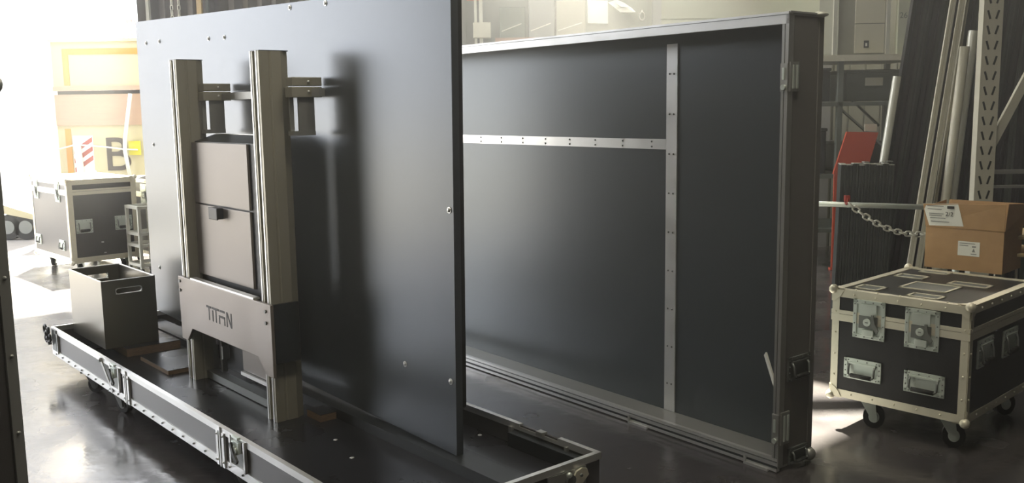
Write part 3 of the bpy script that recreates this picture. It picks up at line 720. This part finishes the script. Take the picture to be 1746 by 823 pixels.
profile('tall_profile', (3.06, 7.0, 0), (3.60, 7.35, 3.4), .022, .02, PROF, 'thin grey leaning profile right of the bright cream pair', None)
def pipe(a, b, r, m, label, r_in=None):
    mb = MB(); mb.cyl(a, b, r, n=20, cap=False); d = (Vector(b)-Vector(a)).normalized()
    mb.cyl(Vector(b)-d*.2, b, r*.85, n=20, cap=False)
    u = d.orthogonal().normalized(); w = d.cross(u); vs = []
    for rr in (r, r*.85): vs += [Vector(b)+(u*math.cos(2*math.pi*k/20)+w*math.sin(2*math.pi*k/20))*rr for k in range(20)]
    mb.faces(vs, [(k, (k+1) % 20, 20+(k+1) % 20, 20+k) for k in range(20)])
    mb.cyl(Vector(a), Vector(a)+d*.004, r, n=20)
    return tag(mb.build('round_tube', m), label, 'tube')
pipe((2.755, 7.34, 0), (2.975, 7.34, 1.846), .031, GLV, 'pale round tube rising from the short black bundle')
pipe((3.28, 7.15, 0), (3.475, 7.2, 2.17), .036, GLV, 'taller pale tube left of the perforated upright')
pipe((3.20, 7.07, 0), (3.38, 7.12, 2.05), .034, RACKP, 'shorter pale tube beside the taller one')
# perforated upright frame
uf = empty('rack_upright_frame', (0, 6.6, 0), 0, 'beige perforated rack upright with slanted slots behind the carton', 'rack')
def slotted_post(x, y, w):
    mb = MB(); mb.box(x, x+w, y, y+.012, 0, 4.2); mb.box(x, x+.01, y+.012, y+.07, 0, 4.2); mb.box(x+w-.01, x+w, y+.012, y+.07, 0, 4.2)
    for k in range(40):
        z = .06+k*.103
        for s in (-1, 1):
            cx = x+w/2+s*.026
            mb.bar((cx+s*.012, y-.0006, z+.04), (cx-s*.006, y-.0006, z-.018), .014, .0015, BLK, up=(0, 1, 0))
    mb.build('post', RACKP, uf)
slotted_post(3.25, 0, .135)
MB().box(3.69, 3.79, .9, .96, 0, 4.2).build('post', RACKP, uf)
MB().bar((3.30, .07, 2.9), (3.73, .9, 2.9), .05, .03).build('cross_brace', RACKP, uf); MB().bar((3.30, .07, .32), (3.73, .9, .32), .05, .03).build('cross_brace', RACKP, uf)
mb = MB(); mb.bar((3.37, .05, 1.33), (4.05, .05, 2.75), .06, .03, up=(0, 1, 0)); mb.build('diagonal_brace', RACKP, uf)
MB().box(4.02, 4.15, 0, .07, 0, 4.2).build('post', RACKP, uf)
mb = MB(); mb.box(3.37, 4.02, .02, .05, 1.14, 1.17); mb.box(3.37, 4.02, .02, .05, 1.04, 1.06); mb.build('level_rail', ALU_D, uf)
chain('hanging_chain', (3.05, 6.52, 2.42), (3.25, 6.57, 2.42), 7, .07, .022, .007, GLV, 'short chain loop hanging at the top of the perforated upright')
# barrier rail with its chain
br = empty('barrier_rail', (0, 6.15, 0), 0, 'horizontal grey barrier tube right of the upright lid', 'rail')
mb = MB(); mb.cyl((1.85, 0, 1.005), (3.0, .1, .945), .018, n=14); mb.build('rail_tube', STEEL, br)
mb = MB(); mb.cyl((1.87, 0, 0), (1.87, 0, 1.05), .022, n=14); mb.cyl((1.87, 0, 0), (1.87, 0, .02), .14, n=20); mb.cyl((2.98, .1, 0), (2.98, .1, 1.0), .022, n=14); mb.cyl((2.98, .1, 0), (2.98, .1, .02), .12, n=20); mb.build('stand_post', STEEL, br)
mb = MB(); mb.tube([(2.185, -.03+.02*math.cos(t), 1.02+.022*math.sin(t)) for t in [2*math.pi*k/12 for k in range(12)]], .008, 6, None, True); mb.box(2.17, 2.20, -.05, -.02, 1.02, 1.055)
mb.build('chain_hook', REDS, br)
chain('barrier_chain', (2.19, 6.10, 1.01), (2.80, 6.15, .80), 17, .085, .022, .0065, GLV, 'pale link chain hanging from the grey barrier tube')
# stools / boards at the right frame edge
st = empty('stacking_table', (0, 5.2, 0), 0, 'small yellow wooden shelves on wire legs at the right edge of the frame', 'table')
for z in (.785, .885):
    o = MB(); o.prism([(2.785, 0), (2.80, -.02), (3.2, -.05), (3.25, .3), (2.85, .3)], lambda u, v, t: (u, v, t), z, z+.022); o.build('board', BIRCH, st, .006)
mb = MB()
for x in (2.83, 3.15):
    for y in (.02, .25): mb.tube([(x, y, 0), (x+.01, y, .4), (x, y, .785)], .007, 8); mb.tube([(x, y, .807), (x-.012, y, .85), (x, y, .885)], .006, 8)
mb.build('wire_leg', GLV, st)
# cable behind the case
mb = MB(); mb.tube([(2.15+.05*k, 5.95+.02*math.sin(k), .012+.36*math.sin(math.pi*k/9)*0+ .012) for k in range(10)], .012, 8)
tag(mb.build('floor_cable', RUB), 'black cable lying on the floor behind the right flight case', 'cable')

# ================================================================== rear wall details over the lid
mb = MB(); mb.prism([(.89, 2.585), (1.12, 2.575), (1.118, 2.83), (.888, 2.84)], lambda u, v, t: (u, t, v), 10.872, 10.884); tag(mb.build('pinned_sheet', PAPER), 'white paper sheet pinned to the beige rear panel', 'paper')
mb = MB(); g = [(1.11, 2.80), (1.20, 2.83), (1.3, 2.79), (1.38, 2.74), (1.42, 2.69), (1.34, 2.68), (1.25, 2.69), (1.18, 2.74)]
mb.prism(g, lambda u, v, t: (u, t+.04*math.sin(u*20), v), 10.79, 10.80); mb.prism([(x*.5+.63, z*.5+1.40) for x, z in g], lambda u, v, t: (u, t, v), 10.76, 10.785); mb.bar((1.2, 10.8, 2.8), (1.2, 10.9, 2.8), .02)
tag(mb.build('plastic_bag', PAPER), 'crumpled whitish bag hanging beside the pinned paper', 'bag')
mb = MB(); mb.tube([(1.50+.03*math.cos(t), 10.86, 2.65+.045*math.sin(t)) for t in [2*math.pi*k/16 for k in range(16)]], .008, 6, None, True); mb.box(1.49, 1.51, 10.86, 10.9, 2.69, 2.72)
tag(mb.build('wall_ring', GLV), 'small pale ring on the rear wall left of the sectional door', 'ring')
lb = empty('signal_lamp', (0, 10.8, 0), 0, 'orange lamp box on a pale post just right of the big board', 'lamp')
MB().box(-.47, -.28, -.06, .06, 2.85, 3.0).build('housing', ORANGE, lb, .01)
mb = MB(); mb.box(-.385, -.355, -.02, .02, 0, 2.85); mb.box(-.33, -.29, -.02, .02, 0, 2.85); mb.build('post', GLV, lb)
MB().box(-.40, -.20, -.05, .03, 2.43, 2.60).build('junction_box', RACKP, lb, .006)
sh = empty('wall_shelf', (0, 10.5, 0), 0, 'reddish-brown shelf carrying parcels seen over the top of the upright lid', 'shelf')
mb = MB(); mb.box(-.15, 1.3, 0, .4, 2.30, 2.36); mb.box(-.15, 1.3, -.0, .02, 2.36, 2.41); mb.build('shelf_board', mat('red_brown_wood', (.32, .19, .14), .6), sh)
mb = MB(); mb.box(-.15, -.11, .02, .40, 0, 2.30); mb.box(1.22, 1.26, .02, .40, 0, 2.30); mb.build('shelf_leg', RACKD, sh)
for x0, x1, z1, m, lab in ((-.1, .18, 2.74, RACKD, 'dull green parcel at the left end of the wall shelf'), (.22, .50, 2.92, GREY, 'dark grey parcel, second on the wall shelf'), (.52, .84, 2.80, PROF, 'beige-grey parcel, third on the wall shelf')):
    p_ = empty('parcel', (0, 10.55, 2.362), 0, lab, 'box'); MB().box(x0, x1, .0, .3, 0, z1-2.362).build('box_body', m, p_, .006)
    mb = MB(); mb.bar((x0+.02, -.002, .12), (x1-.04, -.002, .2), .012, .003, up=(0, 1, 0)); mb.build('strap', GLV, p_)

# ================================================================== outdoors
tk = empty('utility_trailer', (0, 13.0, 0), 0, 'cream-boarded trailer rear with amber tape frame and big brown B', 'trailer')
X0, X1 = -6.20, -3.6
MB().box(X0, X1, 0, 2.2, 2.03, 2.62).build('upper_box', CREAM, tk); MB().box(X0-.02, X1, -.03, 2.2, 2.62, 2.66).build('roof_edge', BIRCH, tk)
mb = MB(); mb.box(X0, X1, -.03, .05, 1.97, 2.03); mb.build('sill_board', SALM, tk)
MB().box(X0+.02, X1, .06, 2.2, 1.92, 1.97).build('shadow_gap', BROWN, tk)
MB().box(X0, X1, 0, 2.2, 1.50, 1.92).build('plank_panel', SALM, tk)
MB().box(X0, X1, .02, 2.2, .55, 1.50).build('lower_box', CREAM, tk)
mb = MB(); mb.box(-6.05, -3.7, -.006, 0, 2.45, 2.53); mb.box(-6.05, -5.97, -.006, 0, 2.04, 2.45); mb.box(-6.10, -6.02, .012, .02, .6, 1.46); mb.build('tape_frame', YEL, tk)
mb = MB(); mb.box(-6.0, -5.73, .008, .02, .85, 1.36, WHITE)
for z in (.86, .985, 1.11):
    mb.prism([(-5.995, z), (-5.735, z+.17), (-5.735, z+.235), (-5.995, z+.065)], lambda u, v, t: (u, t, v), .004, .0075, REDS)
mb.build('hazard_board', WHITE, tk)
text_mesh('B', .66, BROWN, 'lettering', tk, Matrix.Translation((-5.60, .015, .88)) @ FRONT, .004, sx=1.05).data
mb = MB(); mb.box(-5.23, -5.07, -.02, .0, 1.09, 1.28); o = mb.build('number_tag', YELL, tk); o['label'] = 'bright yellow square tag'
mb = MB(); mb.tube([(-5.14, -.06, 1.92), (-5.25, -.08, 1.3), (-5.26, -.08, 1.15), (-5.20, -.06, .6)], .028, 8); mb.build('slanting_rod', GLV, tk)
mb = MB(); mb.tube([(-6.2, -.03, 1.18), (-5.95, -.04, 1.24), (-5.7, -.04, 1.22), (-5.5, -.04, 1.2), (-5.3, -.04, 1.17), (-5.1, -.04, 1.16)], .012, 6); mb.tube([(-5.92, -.05, 1.26), (-5.88, -.05, .6)], .05, 8); mb.build('tie_cable', GLV, tk)
for x in (-5.9, -4.0):
    for y in (.5, 1.7):
        mb = MB(); mb.cyl((x-.1, y, .30), (x+.1, y, .30), .30, n=24); mb.build('wheel', RUB, tk)
vn = empty('white_truck', (0, 12.5, 0), 0, 'white truck body with small dark wheels beyond the doorway at far left', 'truck')
MB().prism([(-14, .55), (-6.75, .50), (-6.34, .30), (-6.34, .42), (-6.52, .62), (-6.62, 3.9), (-14, 3.9)], lambda u, v, t: (u, t, v), .0, 2.3).build('truck_body', WHITE, vn)
mb = MB(); mb.prism([(-7.4, .50), (-6.36, .27), (-6.34, .33), (-6.9, .52), (-7.4, .62)], lambda u, v, t: (u, t, v), -.01, -.001); mb.build('yellow_skirt', CREAM, vn)
for x in (-6.50, -6.74, -7.0, -9.5, -13):
    mb = MB(); mb.cyl((x, -.0+.03, .17), (x, .16, .17), .17, n=24, m=RUB); mb.cyl((x, .02, .17), (x, .05, .17), .09, n=18, m=DARKST); mb.build('wheel', RUB, vn)
def tree(loc, h, label):
    mb = MB(); rnd = random.Random(4)
    def br_(p, d, L, r, n):
        q = p + d*L; mb.cyl(p, q, r, r*.7, 6)
        if n == 0: return
        for _ in range(3):
            dd = (d + Vector((rnd.uniform(-.7, .7), rnd.uniform(-.7, .7), rnd.uniform(-.1, .5)))).normalized()
            br_(q, dd, L*.72, r*.62, n-1)
    br_(Vector((0, 0, 0)), Vector((0, 0, 1)), h*.33, .16, 5)
    o = mb.build('bare_tree', TREE); o.location = loc; tag(o, label, 'tree')
tree((-11.1, 28, 0), 4.6, 'bare leafless tree far beyond the doorway above the trailer')

# fill lamps added under the ceiling, outside the frame, to brighten hall and case
for x, y in ((1.2, 8.6), (5.4, 9.6), (-1.2, 1.6), (.9, 3.0)):
    cl = empty('fill_lamp', (x, y, CEIL_Z), 0, 'added unseen fill lamp under the hall ceiling, %s' % {8.6: 'nearest the rear wall left of the rack', 9.6: 'over the storage rack', 1.6: 'behind the camera to the left', 3.0: 'just in front of the upright lid'}[y], 'lamp', 'added ceiling fill lamps')
    MB().box(-.8, .8, -.1, .1, -.13, -.05).build('lamp_body', ALU_D, cl); mb = MB(); mb.cyl((-.6, 0, -.05), (-.6, 0, 0), .02); mb.cyl((.6, 0, -.05), (.6, 0, 0), .02); mb.build('hanger', ALU_D, cl)
    L = bpy.data.lights.new('fill_light', 'AREA'); L.shape = 'RECTANGLE'; L.size = 1.5; L.size_y = .18; L.energy = {8.6: 50, 9.6: 130}.get(y, 55); L.color = (1, .93, .75)
    lo = bpy.data.objects.new('fill_light', L); COL.objects.link(lo); lo.parent = cl; lo.location = (0, 0, -.14)

def kill(o):
    for ch in [q for q in bpy.data.objects if q.parent == o]: kill(ch)
    bpy.data.objects.remove(o)
for o in PROTO: kill(o)

# haze added inside the hall, denser with height, to imitate veiling glare
hz = bpy.data.materials.new('glare_haze'); hz.use_nodes = True; nt = hz.node_tree; nt.nodes.clear()
vo = nt.nodes.new('ShaderNodeVolumeScatter'); vo.inputs['Anisotropy'].default_value = .2
tc = nt.nodes.new('ShaderNodeTexCoord'); sp = nt.nodes.new('ShaderNodeSeparateXYZ'); mr = nt.nodes.new('ShaderNodeMapRange')
mr.inputs['From Min'].default_value = .5; mr.inputs['From Max'].default_value = 2.6; mr.inputs['To Min'].default_value = .001; mr.inputs['To Max'].default_value = .038
nt.links.new(tc.outputs['Object'], sp.inputs[0]); nt.links.new(sp.outputs['Z'], mr.inputs['Value']); nt.links.new(mr.outputs[0], vo.inputs['Density'])
ou = nt.nodes.new('ShaderNodeOutputMaterial'); nt.links.new(vo.outputs[0], ou.inputs['Volume'])
mb = MB(); mb.box(-5, 10.9, -2, 10.85, .02, 5.1); tag(mb.build('glare_veil', hz), 'thin bright haze added to the hall air in imitation of glare', 'haze', None, 'stuff')
